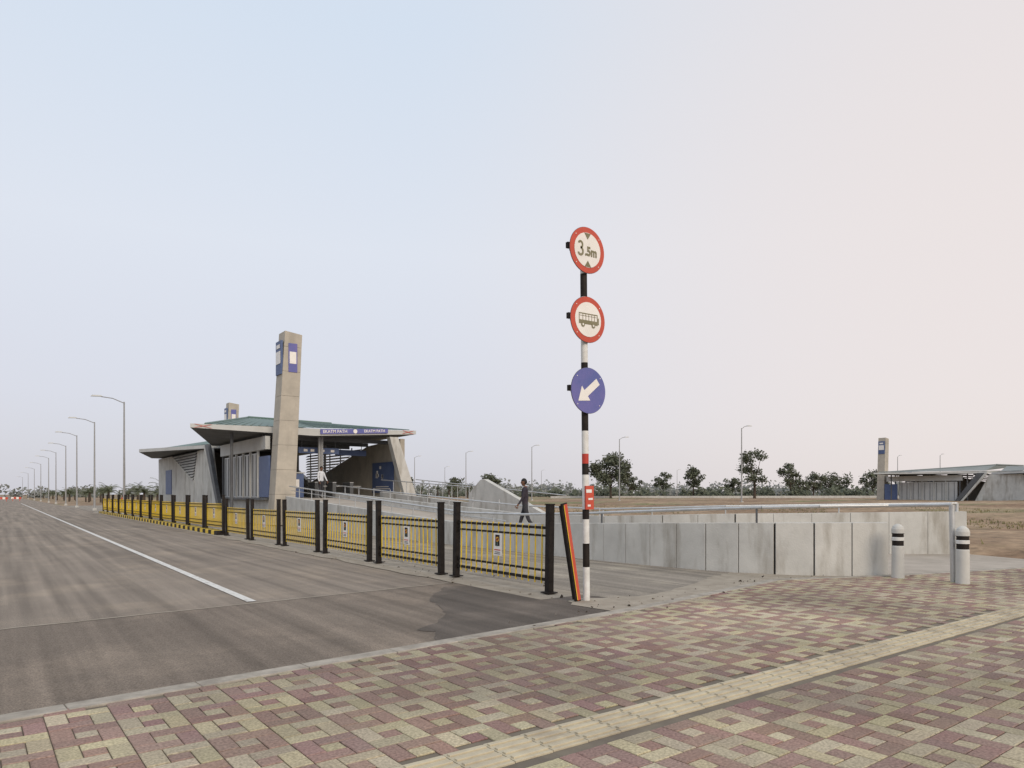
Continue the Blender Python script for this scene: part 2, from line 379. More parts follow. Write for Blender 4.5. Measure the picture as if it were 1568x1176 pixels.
b.tube([(12.1,17,.80+.02),(12.1,24,1.12),(12.1,36,1.80)],.016,steel,8)
b.make('handrail')
p2=[(20.9,8.35,1.36),(18.55,10.35,1.32),(16.35,12.4,1.27),(15.45,14.3,1.2),(15.1,16,1.15),(14.95,20,1.2),(14.95,30,1.7),(14.95,37,2.1)]
b=B(); b.tube(p2,.028,steel,8)
b.cyl((20.9,8.35,.3),(20.9,8.35,1.36),.04,steel)
yy=16
while yy<37:
    z=1.15+(yy-16)*.045; b.cyl((14.95,yy,z-.45),(14.95,yy,z+.02),.02,steel,n=6); yy+=1.8
for i in range(len(p2)-4):
    b.cyl((p2[i+1][0],p2[i+1][1],.9),(p2[i+1][0],p2[i+1][1],p2[i+1][2]),.02,steel,n=6)
b.make('handrail')
b=B(); b.tube([(18.1,28.3,1.95),(18.1,38,2.45)],.025,steel); b.tube([(20.4,24,1.55),(20.4,38,2.5)],.025,steel)
yy=28.4
while yy<38: 
    b.cyl((18.1,yy,1.1),(18.1,yy,1.95+(yy-28.3)*.052),.018,steel,n=6); b.cyl((20.4,yy,.0),(20.4,yy,1.55+(yy-24)*.068),.018,steel,n=6); yy+=1.6
b.make('handrail')

def bollard(x,y):
    b=B()
    rr=.112
    prof=[(rr+.006,-.03,conc_wall),(rr,.05,conc_wall),(rr-.004,.60,conc_wall),(rr-.012,.615,black),(rr-.012,.70,black),(rr-.002,.715,white),(rr-.002,.77,white),(rr-.012,.78,black),(rr-.012,.84,black),(rr+.002,.855,conc_wall),(rr+.002,.93,conc_wall),(rr-.02,.985,conc_wall),(rr-.06,1.02,conc_wall),(.0,1.035,conc_wall)]
    b.lathe((0,0,0),prof,conc_wall,24); b.make('bollard',loc=(x,y,0))
bollard(13.98,6.62); bollard(14.0,5.5)

# ------------------------------------------------------------ fence
b=B()
Lb=3.0
for yy in(0.06,Lb-.06):
    b.box((0,yy,.70),(.10,.11,1.46),black); b.box((0,yy,1.437),(.115,.125,.02),black)
    b.box((0,yy,.0),(.2,.2,.02),black)
for z,h in((1.05,.045),(.92,.035),(.35,.035),(.2,.05)):
    b.box((0,Lb/2,z),(.035,Lb-.26,h),black)
    b.box((0,.14,z),(.02,.05,.09),black); b.box((0,Lb-.14,z),(.02,.05,.09),black)
n=15
for k in range(n):
    yy=.25+(Lb-.5)*k/(n-1)
    b.cyl((-.006,yy,.13),(-.006,yy,1.10),.0145,yellow,n=6)
b.box((-.028,Lb/2,.70),(.006,.25,.40),signwhite)
b.box((-.0325,Lb/2,.77),(.004,.13,.20),black)
for k in range(9):
    a=2*math.pi*k/9
    b.box((-.0365,Lb/2+.035*math.cos(a),.79+.035*math.sin(a)),(.003,.024,.024),yellow if k%2 else redo)
b.box((-.036,Lb/2,.70),(.003,.02,.07),green)
b.box((-.0325,Lb/2,.60),(.003,.19,.02),redo); b.box((-.0325,Lb/2,.56),(.003,.16,.012),black); b.box((-.0325,Lb/2,.53),(.003,.18,.012),black)
fm=b.mesh('metal_fence')
for k in range(18):
    o=bpy.data.objects.new('metal_fence',fm); COL.objects.link(o); o.location=(7.25+U(-.015,.015),8.9+3.445*k+ (0.0),(0 if k<6 else .13)); o.rotation_euler=(U(-.006,.006),U(-.014,.014),U(-.006,.006))
b=B(); y=29.6;k=0
while y<71:
    b.box((7.2,y+.25,.055),(.42,.496,.17),yellow if k%2 else black); y+=.5;k+=1
b.make('striped_kerb',bevel=.015)

# ------------------------------------------------------------ sign post
sp=empty('traffic_sign',(7.27,8.07,0)); sp.rotation_euler=(0,math.radians(-.7),0)
b=B()
def zpx(y): return 1.6-(y-757)*.01
bands=[(920,868,white),(868,832,black),(832,795,white),(795,780,black),(780,743,white),(743,727,white),(727,710,black),(710,695,red),(695,660,white),(660,565,black),(565,556,black),(556,515,white),(515,456,white),(456,421,black),(421,400,white)]
for y0,y1,mt in bands:
    b.cyl((0,0,zpx(y0)),(0,0,zpx(y1)),.052,mt,n=20,caps=True)
b.cyl((0,0,zpx(400)),(0,0,zpx(365)),.045,steel_dark,n=16)
for zz in(5.3,4.25,3.17):
    b.box((-.02,.0,zz),(.5,.035,.05),steel_dark); b.box((0,.0,zz),(.15,.15,.07),steel_dark)
    b.box((-.33,-.03,zz+.03),(.055,.05,.085),black)
b.make('pole',sp)
def disc(bd,z,r,y,mt,th=.006,n=48):
    bd.cyl((0,y,z),(0,y-th,z),r,mt,n=n,smooth=False)
b=B()
disc(b,5.30,.345,-.085,redo); disc(b,5.30,.262,-.0925,signwhite,.004)
disc(b,4.25,.345,-.085,redo); disc(b,4.25,.262,-.0925,signwhite,.004)
disc(b,3.175,.345,-.085,blue)
for zz in(5.3,4.25,3.175):
    disc(b,zz,.35,-.079,steel_dark,.005)
    for a in(.7,2.4,3.9,5.5): b.cyl((.31*math.cos(a),-.09,zz+.31*math.sin(a)),(.31*math.cos(a),-.096,zz+.31*math.sin(a)),.008,signwhite,n=8)
yo=-.098
b.prism([(-.065,yo,5.553),(.065,yo,5.553),(0,yo,5.46)],(0,-.003,0),olive)
b.prism([(-.065,yo,5.047),(0,yo,5.14),(.065,yo,5.047)],(0,-.003,0),olive)
# numeral 3 as bent strokes
def arc(cx,cz,r,a0,a1,w_):
    n_=14
    for i in range(n_):
        A=math.radians(a0+(a1-a0)*i/n_); C=math.radians(a0+(a1-a0)*(i+1)/n_)
        b.prism([(cx+(r-w_)*math.cos(A)*.9,yo,cz+(r-w_)*math.sin(A)),(cx+(r+w_)*math.cos(A)*.9,yo,cz+(r+w_)*math.sin(A)),(cx+(r+w_)*math.cos(C)*.9,yo,cz+(r+w_)*math.sin(C)),(cx+(r-w_)*math.cos(C)*.9,yo,cz+(r-w_)*math.sin(C))],(0,-.003,0),olive)
arc(-.145,5.363,.046,155,-90,.016); arc(-.145,5.263,.054,88,-158,.017)
c,s_=math.cos(math.radians(218)),math.sin(math.radians(218))
ar=[(.27,0),(.07,.135),(.07,.055),(-.24,.055),(-.24,-.055),(.07,-.055),(.07,-.135)]
b.prism([(x*c-y*s_,-.0925,3.175+x*s_+y*c) for x,y in ar],(0,-.003,0),signwhite)
def q(x0,x1,z0,z1,mt=olive,y=yo,t=.003): b.box(((x0+x1)/2,y,4.25+(z0+z1)/2),(x1-x0,t,z1-z0),mt)
q(-.19,.19,-.075,-.015); q(-.19,.19,.075,.09); q(-.19,-.178,-.015,.075); q(.178,.19,-.015,.075)
for xx in(-.115,-.055,.005,.065,.12): q(xx,xx+.01,-.015,.075)
q(-.178,.178,.045,.051)
for xx in(-.11,.10):
    b.cyl((xx,yo-.002,4.165),(xx,yo-.006,4.165),.036,olive,n=20,smooth=False); b.cyl((xx,yo-.007,4.165),(xx,yo-.009,4.165),.016,signwhite,n=14,smooth=False)
q(.195,.215,-.06,.04)
b.make('sign_plates',sp)
text('text_5m','.5m',.19,(.065,-.1,5.275),olive,sp,sx=.85,bold=.007)
b=B(); b.box((.02,-.06,zpx(762)),(.16,.03,.36),redo)
b.box((.0,-.078,zpx(752)),(.11,.004,.05),signwhite); b.box((.03,-.078,zpx(764)),(.09,.004,.03),signwhite); b.box((.0,-.078,zpx(774)),(.06,.004,.03),signwhite)
b.make('plate',sp)
b=B(); b.box((0,0,.75),(.13,.03,1.52),black); b.box((.02,-.018,.75),(.075,.006,1.48),redo); b.box((-.022,-.021,.75),(.014,.004,1.46),yellow)
b.box((0,.05,.75),(.05,.06,1.45),black)
o=b.make('lane_delineator',loc=(7.1,8.08,-.02),bevel=.004); o.rotation_euler=(math.radians(-3),math.radians(-9.5),math.radians(12)); 
b=B()
for k in range(260):
    x=U(5,13.3) if k<150 else U(6.6,8.2); y=(edge_y(x)+U(-.3,.6)) if k<150 else U(7.3,20)
    r=abs(random.gauss(.008,.010))+.005
    vs=[Vector((x,y,-.02+r*.4))+Vector((U(-1,1),U(-1,1),U(-.6,.8))).normalized()*r*U(.7,1.3) for _ in range(6)]
    b.add(vs,[(0,1,2),(0,2,3),(0,3,4),(1,2,5),(2,3,5),(3,4,5),(0,4,5),(0,1,5)],random.choice([kerbm,grout,bark]))
b.make('gravel_debris')

# ------------------------------------------------------------ station
def station(loc,mirror=False):
    e=empty('bus_station',loc)
    if mirror: e.scale=(1,-1,1)
    RZ=5.95 if mirror else 6.9
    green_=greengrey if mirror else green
    b=B()
    b.box((4.3,15.2,.7-.3),(8.4,31.6,2.0),concrete)
    FZ=1.4
    def face(bd,x,poly,th,mt): bd.prism([(x,a,z) for a,z in poly],(th,0,0),mt)
    face(b,-.12,[(10,-.1),(17,-.1),(17,2.6),(15.8,4.7),(12.3,4.7)],.3,conc_wall)
    face(b,-.12,[(17.02,-.1),(30.8,-.1),(31,4.7),(25,4.7),(17.02,2.6)],.3,conc_wall)
    face(b,-.06,[(17.04,2.62),(24.9,4.68),(15.85,4.68)],.04,steel_dark)
    face(b,8.0,[(.3,FZ),(16,FZ),(15.2,2.6),(5,4.75),(.3,4.95)],.3,conc_tan)
    face(b,8.0,[(16.02,0),(31,0),(31,4.7),(22,4.7),(16.02,2.6)],.3,conc_wall)
    b.box((4.3,31.0-.15,2.9),(7.9,.3,3.6),conc_wall)
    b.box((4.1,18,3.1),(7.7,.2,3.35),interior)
    b.prism([(7.15,-.02,5.0),(7.7,-.02,5.0),(9.5,-.02,-.1),(8.6,-.02,-.1)],(0,.45,0),conc_wall)
    b.make('walls',e,bevel=.015)
    b=B()
    def louv(x,z0,z1,fa,fb,st=.2):
        z=z0
        while z<z1:
            a0=fa(z);a1=fb(z)
            if a1-a0>.2:
                b.prism([(x-.10,a0,z),(x-.10,a0,z+.025),(x+.05,a0,z+.135),(x+.05,a0,z+.11)],(0,a1-a0,0),louvre)
            z+=st
    louv(-.14,2.7,4.55,lambda z:17-(z-2.6)*.57,lambda z:17+(z-2.6)*3.8)
    louv(8.1,2.7,4.65,lambda z:15.2-(z-2.6)*4.74,lambda z:16.5)
    for a in(8,10,12,14,16): b.box((8.2,a,3.7),(.06,.08,2.2),steel_dark)
    b.make('louvres',e)
    b=B()
    b.box((.0,4.6,4.35),(.25,9.4,.7),fasciam)
    for k in range(5):
        a=1.6+k*1.45; b.box((.02,a+.65,2.65),(.06,1.28,2.45),doorm)
        b.box((-.03,a+.30,2.65),(.03,.04,2.3),steel_dark); b.box((-.03,a+.95,2.65),(.03,.04,2.3),steel_dark)
        b.box((-.02,a-.05,2.7),(.12,.10,2.6),fasciam)
    b.box((.0,.45,2.55),(.10,1.7,2.2),blue2)
    b.box((-.14,26.2,2.6),(.06,2.4,2.0),blue2)
    b.box((0.0,9.0,2.75),(.15,.12,2.7),steel_dark)
    b.box((-.05,4.6,1.36),(.35,9.6,.12),steel_dark)
    b.prism([(-.5,8.0,.6),(-.5,8.5,.6),(-.5,11.9,4.9),(-.5,11.1,4.9)],(.22,0,0),steel_dark)
    b.prism([(-.5,8.6,.6),(-.5,8.85,.6),(-.5,12.3,4.9),(-.5,11.95,4.9)],(.2,0,0),conc_wall)
    for x,a in((.9,.6),(.9,5),(3.2,.9),(3.35,.9),(5.5,6),(.9,9.5),(5.5,12)):
        b.cyl((x,a,1.35),(x,a,4.9),.08,lampm,n=12)
    b.cyl((-1.5,1.2,-.05),(-1.5,1.2,4.95),.08,steel_dark,n=12)
    b.box((2.0,2.2,2.1),(1.1,1.2,1.35),blue2); b.box((2.0,2.2,2.83),(1.2,1.3,.06),fasciam)
    b.box((2.0,1.57,2.2),(.55,.02,.5),signwhite)
    for k in range(3): b.box((3.7+k*1.1,3.2,1.85),(.22,1.1,.9),steel_dark); b.box((3.7+k*1.1,3.2,2.32),(.24,1.14,.04),steel)
    for k in range(3): b.box((4.2+k*1.1,3.2,2.1),(.7,.03,.04),steel)
    b.box((7.955,2.6,2.65),(.05,3.0,1.9),blue2)
    b.box((7.92,2.6,2.65),(.012,2.85,1.75),blue2)
    for k in range(7): b.box((7.91,2.9+U(-.6,.6),2.95+U(-.45,.45)),(.006,U(.1,.28),U(.1,.34)),signwhite)
    b.box((7.91,2.6,1.95),(.006,2.2,.06),signwhite);b.box((7.91,2.6,2.08),(.006,1.8,.05),signwhite)
    b.box((3.4,1.5,4.12),(2.4,.1,.34),blue2); b.box((6.0,3.0,4.15),(2.0,.1,.34),blue2)
    for x in(2.6,3.0,3.6,4.2): b.box((x,1.44,4.12),(.22,.01,.14),signwhite)
    for x in(2.4,4.4,5.3,6.7): b.cyl((x,1.5 if x<5 else 3,4.25),(x,1.5 if x<5 else 3,4.95),.02,steel_dark,n=6)
    b.make('fittings',e)
    b=B()
    bt=[(-3.8,0,4.95),(2.6,-.02,4.84),(8.9,0,5.24),(8.9,13,5.1),(0,12,4.85)]
    th=[.20,.40,.22,.3,.25]
    tp=[(x,y,z+t) for (x,y,z),t in zip(bt,th)]
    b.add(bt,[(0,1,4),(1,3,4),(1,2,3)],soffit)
    b.add(tp,[(4,1,0),(4,3,1),(3,2,1)],fasciam)
    b.add(bt+tp,[(i,5+i,5+(i+1)%5,(i+1)%5) for i in range(5)],fasciam)
    for a in(1.5,4.5,7.5,10.5):
        b.box((4,a,4.78),(7.6,.14,.22),steel_dark)
    gtop=[(-3.0,.35,5.19),(2.6,.25,5.30),(8.7,.3,5.50),(8.7,13,RZ),(2.4,12.2,RZ),(.1,11.8,5.2)]
    b.add([Vector(p) for p in gtop],[(0,1,4),(1,3,4),(1,2,3),(0,4,5),(5,4,3)],green_)
    for k in range(28):
        t=k/27; x=-2.9+11.5*t
        z0=5.19+(x+3)/5.6*.11 if x<2.6 else 5.30+(x-2.6)/6.1*.2
        xb=2.4+(8.7-2.4)*t
        b.cyl((x,.32,z0+.02),(xb,12.3+.7*t,RZ+.02),.028,green_,n=4)
    b.cyl((2.4,12.2,RZ+.03),(8.7,13,RZ+.03),.09,green_,n=6); b.cyl((-3.0,.35,5.20),(2.4,12.2,RZ+.02),.07,green_,n=6)
    for (x0,x1,z0,z1) in((-3.65,-2.75,4.955,5.145),(7.95,8.75,5.24,5.43)):
        b.add([(x0,-.045,z0),(x0+.1,-.045,z0),(x1,-.045,z1),(x1-.1,-.045,z1)],[(0,1,2,3)],redo)
        b.add([(x0,-.047,z1),(x0+.1,-.047,z1),(x1,-.047,z0),(x1-.1,-.047,z0)],[(3,2,1,0)],redo)
    b.prism([(2.9,-.09,4.95),(7.0,-.09,5.2),(7.0,-.09,5.47),(2.9,-.09,5.22)],(0,.05,0),blue)
    bt=[(0,12.5,4.72),(-2.8,23,4.85),(-.6,31.5,4.8),(9,31.5,4.8),(8.9,13.3,4.9)]
    tp=[(x,y,z+.24) for x,y,z in bt]
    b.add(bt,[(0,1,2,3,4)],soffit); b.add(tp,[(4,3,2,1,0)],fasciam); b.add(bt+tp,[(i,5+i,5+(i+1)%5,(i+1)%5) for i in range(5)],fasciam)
    zr2=min(RZ-.2,5.75)
    b.add([(.5,13.3,5.1),(8.6,13.3,zr2),(8.6,31,5.2),(0,31,5.1),(-1.6,23,5.15),(2.4,13.3,zr2)],[(0,5,4),(5,1,2),(5,2,3,4),(0,5,1)],green_)
    b.make('roof',e)
    def tower(cx,cy,sgn,nm):
        b=B()
        zs=[0]+[1.6+1.28*k for k in range(7)]+[10.1]
        def sec(z):
            k=z/10.1
            x0=cx-.58+.62*k
            w=1.10-.2*k
            return x0,w
        for z0,z1 in zip(zs[:-1],zs[1:]):
            a,wa=sec(z0+.005); c,wc=sec(z1-.005)
            d=.5; tl_=.12 if z1>10 else 0
            vs=[(a,cy-d,z0+.005),(a+wa,cy-d,z0+.005),(a+wa,cy+d,z0+.005),(a,cy+d,z0+.005),(c,cy-d,z1-.005),(c+wc,cy-d,z1-.005-tl_),(c+wc,cy+d,z1-.005-tl_),(c,cy+d,z1-.005)]
            b.add(vs,[(3,2,1,0),(4,5,6,7),(0,1,5,4),(1,2,6,5),(2,3,7,6),(3,0,4,7)],conc_tan)
            if z1<10:
                m_,wm=sec(z1)
                b.box((m_+wm/2,cy,z1),(wm-.05,.95,.1),grout)
        x0,w=sec(8.7)
        b.box((x0+w/2+.02,cy-.515,8.72),(w*.5,.03,1.5),blue)
        b.box((x0+w/2+.02,cy-.535,8.72),(w*.38,.012,.62),signwhite)
        b.box((x0-.06,cy,8.72),(.10,.86,1.75),blue2)
        b.box((x0-.125,cy,8.72),(.02,.7,.65),signwhite); b.box((x0-.125,cy,9.3),(.02,.5,.2),signwhite)
        b.make(nm,e,bevel=.008)
    tower(.43,-1.0,1,'pylon'); 
    tower(5.6,30.6,1,'pylon_far')
    if not mirror:
        text('name_text','EKATM PATH',.24,(3.75,-.095,5.13),signwhite,e,rot=(math.pi/2,-.06,0),bold=.003)
        text('name_text_2','EKATM PATH',.22,(6.15,-.095,5.28),signwhite,e,rot=(math.pi/2,-.06,0),bold=.003)
        b=B(); b.cyl((4.95,-.092,5.205),(4.95,-.10,5.205),.12,signwhite,n=20); b.make('logo',e)
    return e
station((11.5,38,0))
station((98.5,48,-.65),True)

# ------------------------------------------------------------ street lamps
def lampmesh(H,arm,dirx):
    b=B()
    b.cyl((0,0,-.1),(0,0,H),.10,lampm,r1=.055,n=10)
    pts=[(0,0,H-.1),(dirx*.5*arm,0,H+.22),(dirx*arm,0,H+.30)]
    b.tube(pts,.035,lampm,8)
    x=dirx*(arm+.3)
    b.prism([(x-.4,-.13,H+.27),(x+.4,-.13,H+.30),(x+.3,-.1,H+.40),(x-.3,-.1,H+.38)],(0,.26,0),fasciam)
    b.box((0,0,.1),(.35,.35,.3),concrete)
    return b.mesh('street_lamp')
lmL=lampmesh(9.0,1.6,-1); lmR=lampmesh(9.0,1.0,1)
def inst(name,me,loc,rz=0,sc=1,tilt=0):
    o=bpy.data.objects.new(name,me); COL.objects.link(o); o.location=loc; o.rotation_euler=(tilt,0,rz); o.scale=(sc,sc,sc); return o
for y in(63.5,83,103,126,147,170,205,245,300,370): inst('street_lamp',lmL,(7.9+U(-.2,.2),y,-.05))
for k in range(9): inst('street_lamp',lmR,(71.6,52+20.5*k,.5),U(-.1,.1))
for (X,Y) in((82,150),(88,145),(35,230),(-20,210),(10,240),(55,235)): inst('street_lamp',lmR,W(X,Y,.6))

# ------------------------------------------------------------ trees
def tree(name,X,Y,H,Wd,n,leaf,seed,mt=leafA,trunkfrac=.35,dens=1.0):
    rnd=random.Random(seed); b=B()
    b.cyl((0,0,-.3),(rnd.uniform(-.2,.2),0,H*.4),.028*H+.03,bark,r1=.017*H,n=8)
    cl=[]
    for k in range(int(11*dens)+5):
        a=rnd.uniform(0,6.28); r=Wd/2*math.sqrt(rnd.random())*.85; z=H*(trunkfrac+(1-trunkfrac)*rnd.random()**.8*(1-.45*(r/(Wd/2))**2))
        z=min(z,H*.92)
        c=Vector((r*math.cos(a),r*math.sin(a),z)); cl.append((c,rnd.uniform(.12,.22)*Wd))
        b.cyl((0,0,H*rnd.uniform(.22,.45)),c,.010*H,bark,r1=.02,n=5,caps=False)
    cl.append((Vector((0,0,H*.88)),Wd*.16))
    for k in range(n):
        c,r=rnd.choice(cl)
        d=Vector((rnd.gauss(0,1),rnd.gauss(0,1),rnd.gauss(0,.75))); d=d.normalized()*r*(rnd.random()**.45)*(1+rnd.gauss(0,.12))
        p=c+d; s=leaf*rnd.uniform(.5,1.2)
        u=Vector((rnd.gauss(0,1),rnd.gauss(0,1),rnd.gauss(0,.6))).normalized(); v=u.orthogonal().normalized(); v=(v*math.cos(k)+u.cross(v)*math.sin(k))
        b.add([p-u*s-v*s*.2,p+v*s*.6,p+u*s,p-v*s*.6],[(0,1,2,3)],mt)
    x,y,_=W(X,Y); b.make(name,loc=(x,y,gh(x,y)))
tl=[(19.6,140,8.8,8.0,4200,.28,1.5),(44.7,130,9.4,6.8,1800,.25,.7),(38.6,150,6.9,4.6,1400,.27,1),(59.2,150,7.4,5.6,1300,.26,.9),(72.6,170,6.4,4.6,1000,.28,1),(82,180,6.0,8.0,1600,.3,1),(36.4,170,6.2,4.4,1000,.28,1),(-5.7,180,6.2,6.2,1100,.3,.9),(-17.7,120,4.9,2.2,500,.22,1),(88,172,6.4,7.0,1500,.3,1),(28,165,4.8,5,1000,.28,1),(50,160,4.4,4.4,900,.28,1),(-14,170,4.8,5,900,.3,1),(67,165,4.6,4.6,800,.28,1)]
for i,t in enumerate(tl): tree('tree',t[0],t[1],t[2],t[3],t[4],t[5],100+i,dens=t[6])
def mass(name,segs,n,seed,mt,smin,smax):
    rnd=random.Random(seed); b=B()
    for (X0,X1,Y0,Y1,h,k) in segs:
        cl=[]
        for q in range(k):
            X=rnd.uniform(X0,X1);Y=rnd.uniform(Y0,Y1); hh=h*rnd.uniform(.45,1.15); cl.append((X,Y,hh,hh*rnd.uniform(.5,.9)))
        for _ in range(n*k):
            X,Y,hh,w=rnd.choice(cl)
            a=rnd.uniform(0,6.28); r=w*math.sqrt(rnd.random()); zz=hh*(1-(r/w)**2*.7)*rnd.random()**.6
            x,y,_z=W(X+r*math.cos(a),Y+r*math.sin(a)); p=Vector((x,y,gh(x,y)+zz)); s=rnd.uniform(smin,smax)
            u=Vector((rnd.gauss(0,1),rnd.gauss(0,1),rnd.gauss(0,.7))).normalized(); v=u.orthogonal()
            b.add([p-u*s,p+v*s*.6,p+u*s,p-v*s*.6],[(0,1,2,3)],mt)
    b.make(name)
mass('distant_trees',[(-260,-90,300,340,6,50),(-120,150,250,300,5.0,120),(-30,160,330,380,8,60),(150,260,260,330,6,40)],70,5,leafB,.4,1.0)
mass('hedge_row',[(14,90,148,158,2.8,60),(-40,14,190,205,2.8,34),(60,110,185,200,3.8,24)],75,6,leafA,.2,.5)
def palm(seed):
    rnd=random.Random(seed); b=B(); H=1.9
    b.cyl((0,0,-.1),(0,0,H),.2,bark,r1=.14,n=8)
    for k in range(22):
        a=k*2.4+rnd.uniform(-.2,.2); el=rnd.uniform(.1,1.25); Ln=rnd.uniform(1.6,2.3)
        p=Vector((0,0,H)); d=Vector((math.cos(a)*math.cos(el),math.sin(a)*math.cos(el),math.sin(el)))
        side=Vector((-math.sin(a),math.cos(a),0))
        for q in range(7):
            p2=p+d*Ln/7
            for sg in(-1,1):
                for f in(0,.5):
                    m_=p.lerp(p2,f); l=.5*(1-q/9)
                    b.add([m_,m_+d*.09,m_+side*sg*l+d*.22-Vector((0,0,.14))],[(0,1,2)],leafP)
            p=p2; d=(d+Vector((0,0,-.24))).normalized()
    return b.mesh('palm_tree')
pms=[palm(1),palm(2)]
y=92
while y<330:
    inst('palm_tree',random.choice(pms),(15+U(-2,3),y,-.1),U(0,6),U(.8,1.15)); y+=U(5,10)
for k in range(9): 
    x,y,_=W(U(-24,-2),U(150,190)); inst('palm_tree',random.choice(pms),(x,y,gh(x,y)),U(0,6),U(.9,1.2))
b=B(); rnd=random.Random(3)
for k in range(11000):
    y=rnd.uniform(4,70); x=rnd.uniform(15.6,21) if (y>17 and rnd.random()<.25) else rnd.uniform(21.3,62)
    if y<9 and x<22: continue
    if noise.noise(Vector((x*.13,y*.13,7)))<.08: continue
    if 15<x<21 and 38<y<70: continue
    z=gh(x,y); h=rnd.uniform(.05,.2); a=rnd.uniform(0,3.14); w=.03
    dx,dy=math.cos(a)*w,math.sin(a)*w
    for q_ in range(2):
        ox,oy=rnd.uniform(-.08,.08),rnd.uniform(-.08,.08)
        b.add([(x-dx+ox,y-dy+oy,z-.02),(x+dx+ox,y+dy+oy,z-.02),(x+ox*2,y+oy*2,z+h)],[(0,1,2)],grassm)
b.make('grass')
b=B()
x0,y0,_=W(8,146);x1,y1,_=W(92,146)
strip_wall(b,[(x0,y0),(x1,y1)],[1.25,1.35],.2,concrete,bot=0,pl=3)
b.make('boundary_wall')
for k,x in enumerate((-3,0.5,3.2)):
    b=B()
    for q_ in range(4): b.box((-.75+q_*.5,0,.75),(.5,.08,.5),redo if q_%2 else signwhite)
    b.box((-.7,0,.35),(.1,.5,.7),redo); b.box((.7,0,.35),(.1,.5,.7),redo)
    b.make('traffic_barrier',loc=(x,190+k*9,-.03))

# ------------------------------------------------------------ people
def person(name,loc,rz,top,legs,stride=.0,H=1.72,arms=(.35,-.35),bend=.15):
    k=H/1.72
    hz=.90
    s=stride
    V=[];E=[];Rd=[]
    def v(p,r,par=None):
        V.append(Vector(p)*k); Rd.append(r*k); i=len(V)-1
        if par is not None:E.append((par,i))
        return i
    pel=v((0,0,hz),.135); w=v((0,.01,1.08),.118,pel); ch=v((0,.015,1.27),.145,w); nb=v((0,0,1.42),.085,ch); nk=v((0,.02,1.50),.055,nb)
    for sd in(-1,1):
        sh=v((sd*.17,0,1.39),.062,nb)
        a=arms[0] if sd>0 else arms[1]
        el=v((sd*.235,.27*math.sin(a),1.39-.28*math.cos(a)),.044,sh)
        wr=v((sd*.24,.27*math.sin(a)+.23*math.sin(a+.35),1.39-.28*math.cos(a)-.24*math.cos(a+.35)),.028,el)
        hd=v((sd*.235,.27*math.sin(a)+.29*math.sin(a+.4),1.39-.28*math.cos(a)-.31*math.cos(a+.4)),.034,wr)
        hp=v((sd*.09,0,.86),.088,pel)
        ph=s*sd
        ky=.42*math.sin(ph)+.05*abs(math.sin(ph)); kz=.86-.42*math.cos(ph)
        kn=v((sd*.095,ky,kz),.062,hp)
        lo=ph-(.35 if ph<0 else .05)
        an=v((sd*.10,ky+.40*math.sin(lo),kz-.38*math.cos(lo)),.042,kn)
        toe=v((sd*.11,ky+.40*math.sin(lo)+.17,kz-.38*math.cos(lo)-(.06 if ph<0 else .02)),.034,an)
    me=bpy.data.meshes.new(name); me.from_pydata(V,E,[]); ob=bpy.data.objects.new(name+'_t',me); COL.objects.link(ob)
    md=ob.modifiers.new('s','SKIN'); md.use_smooth_shade=True
    sv=me.skin_vertices[0].data
    for i,r in enumerate(Rd): sv[i].radius=(r*(1.18 if i in(0,1,2) else 1),r*(.85 if i in(0,1,2) else 1))
    sv[0].use_root=True
    sb=ob.modifiers.new('u','SUBSURF'); sb.levels=2; sb.render_levels=2
    dg=bpy.context.evaluated_depsgraph_get(); em=bpy.data.meshes.new_from_object(ob.evaluated_get(dg))
    bpy.data.objects.remove(ob)
    minz=min(q_.co.z for q_ in em.vertices)
    em.materials.clear()
    for mt in(top,legs,skin,shoe): em.materials.append(mt)
    wrs=[V[i] for i in range(len(V)) if abs(Rd[i]-.028*k)<1e-6]
    for p in em.polygons:
        c=p.center; p.use_smooth=True
        arm=abs(c.x)>.19*k
        if c.z>1.46*k: mi=2
        elif arm and c.z<1.2*k and any((c-w_).length<.13*k and c.z<w_.z+.01 for w_ in wrs): mi=2
        elif arm and c.z>.7*k: mi=0
        elif c.z>.93*k: mi=0
        elif c.z<minz+.11*k and c.z<.2: mi=3
        else: mi=1
        p.material_index=mi
    e=empty(name,(loc[0],loc[1],loc[2]-minz)); e.rotation_euler=(0,0,rz)
    ob=bpy.data.objects.new('body',em); COL.objects.link(ob); ob.parent=e
    b=B(); n=20;m_=14; vs=[];c0=Vector((0,.035,1.61))*k
    for i in range(m_+1):
        th=math.pi*i/m_
        for j in range(n):
            f=2*math.pi*j/n; x=math.sin(th)*math.cos(f);y=math.sin(th)*math.sin(f);z=math.cos(th)
            wx=.074*(1-.18*max(0,-z)); wy=.094
            yy=y*wy; 
            if z<-.3 and y<0: yy*=.7
            vs.append(c0+Vector((x*wx,yy,z*.118))*k)
    hv=[]
    for p in vs:
        d_=(p-c0)/k
        hm=sst(.02,.06,d_.z) if d_.y>-.01 else sst(-.07,-.03,d_.z)
        hv.append(c0+(p-c0)*(.99+.06*hm))
    fa=[]
    for i in range(m_):
        for j in range(n): fa.append((i*n+j,(i+1)*n+j,(i+1)*n+(j+1)%n,i*n+(j+1)%n))
    b.add(vs,fa,skin,True); b.add(hv,fa,hairm,True)
    b.add([c0+Vector(p)*k for p in((-.014,.086,-.03),(.014,.086,-.03),(0,.115,-.026),(0,.088,.02),(0,.088,-.04))],[(0,3,2),(3,1,2),(0,2,4),(2,1,4)],skin)
    for sd in(-1,1):
        b.box(c0+Vector((sd*.077,.0,-.005))*k,(.014,.032,.055),skin); b.box(c0+Vector((sd*.03,.087,.012))*k,(.026,.008,.010),hairm)
    b.box(c0+Vector((0,.088,-.058))*k,(.045,.008,.009),hairm)
    b.make('head',e)
    b=B()
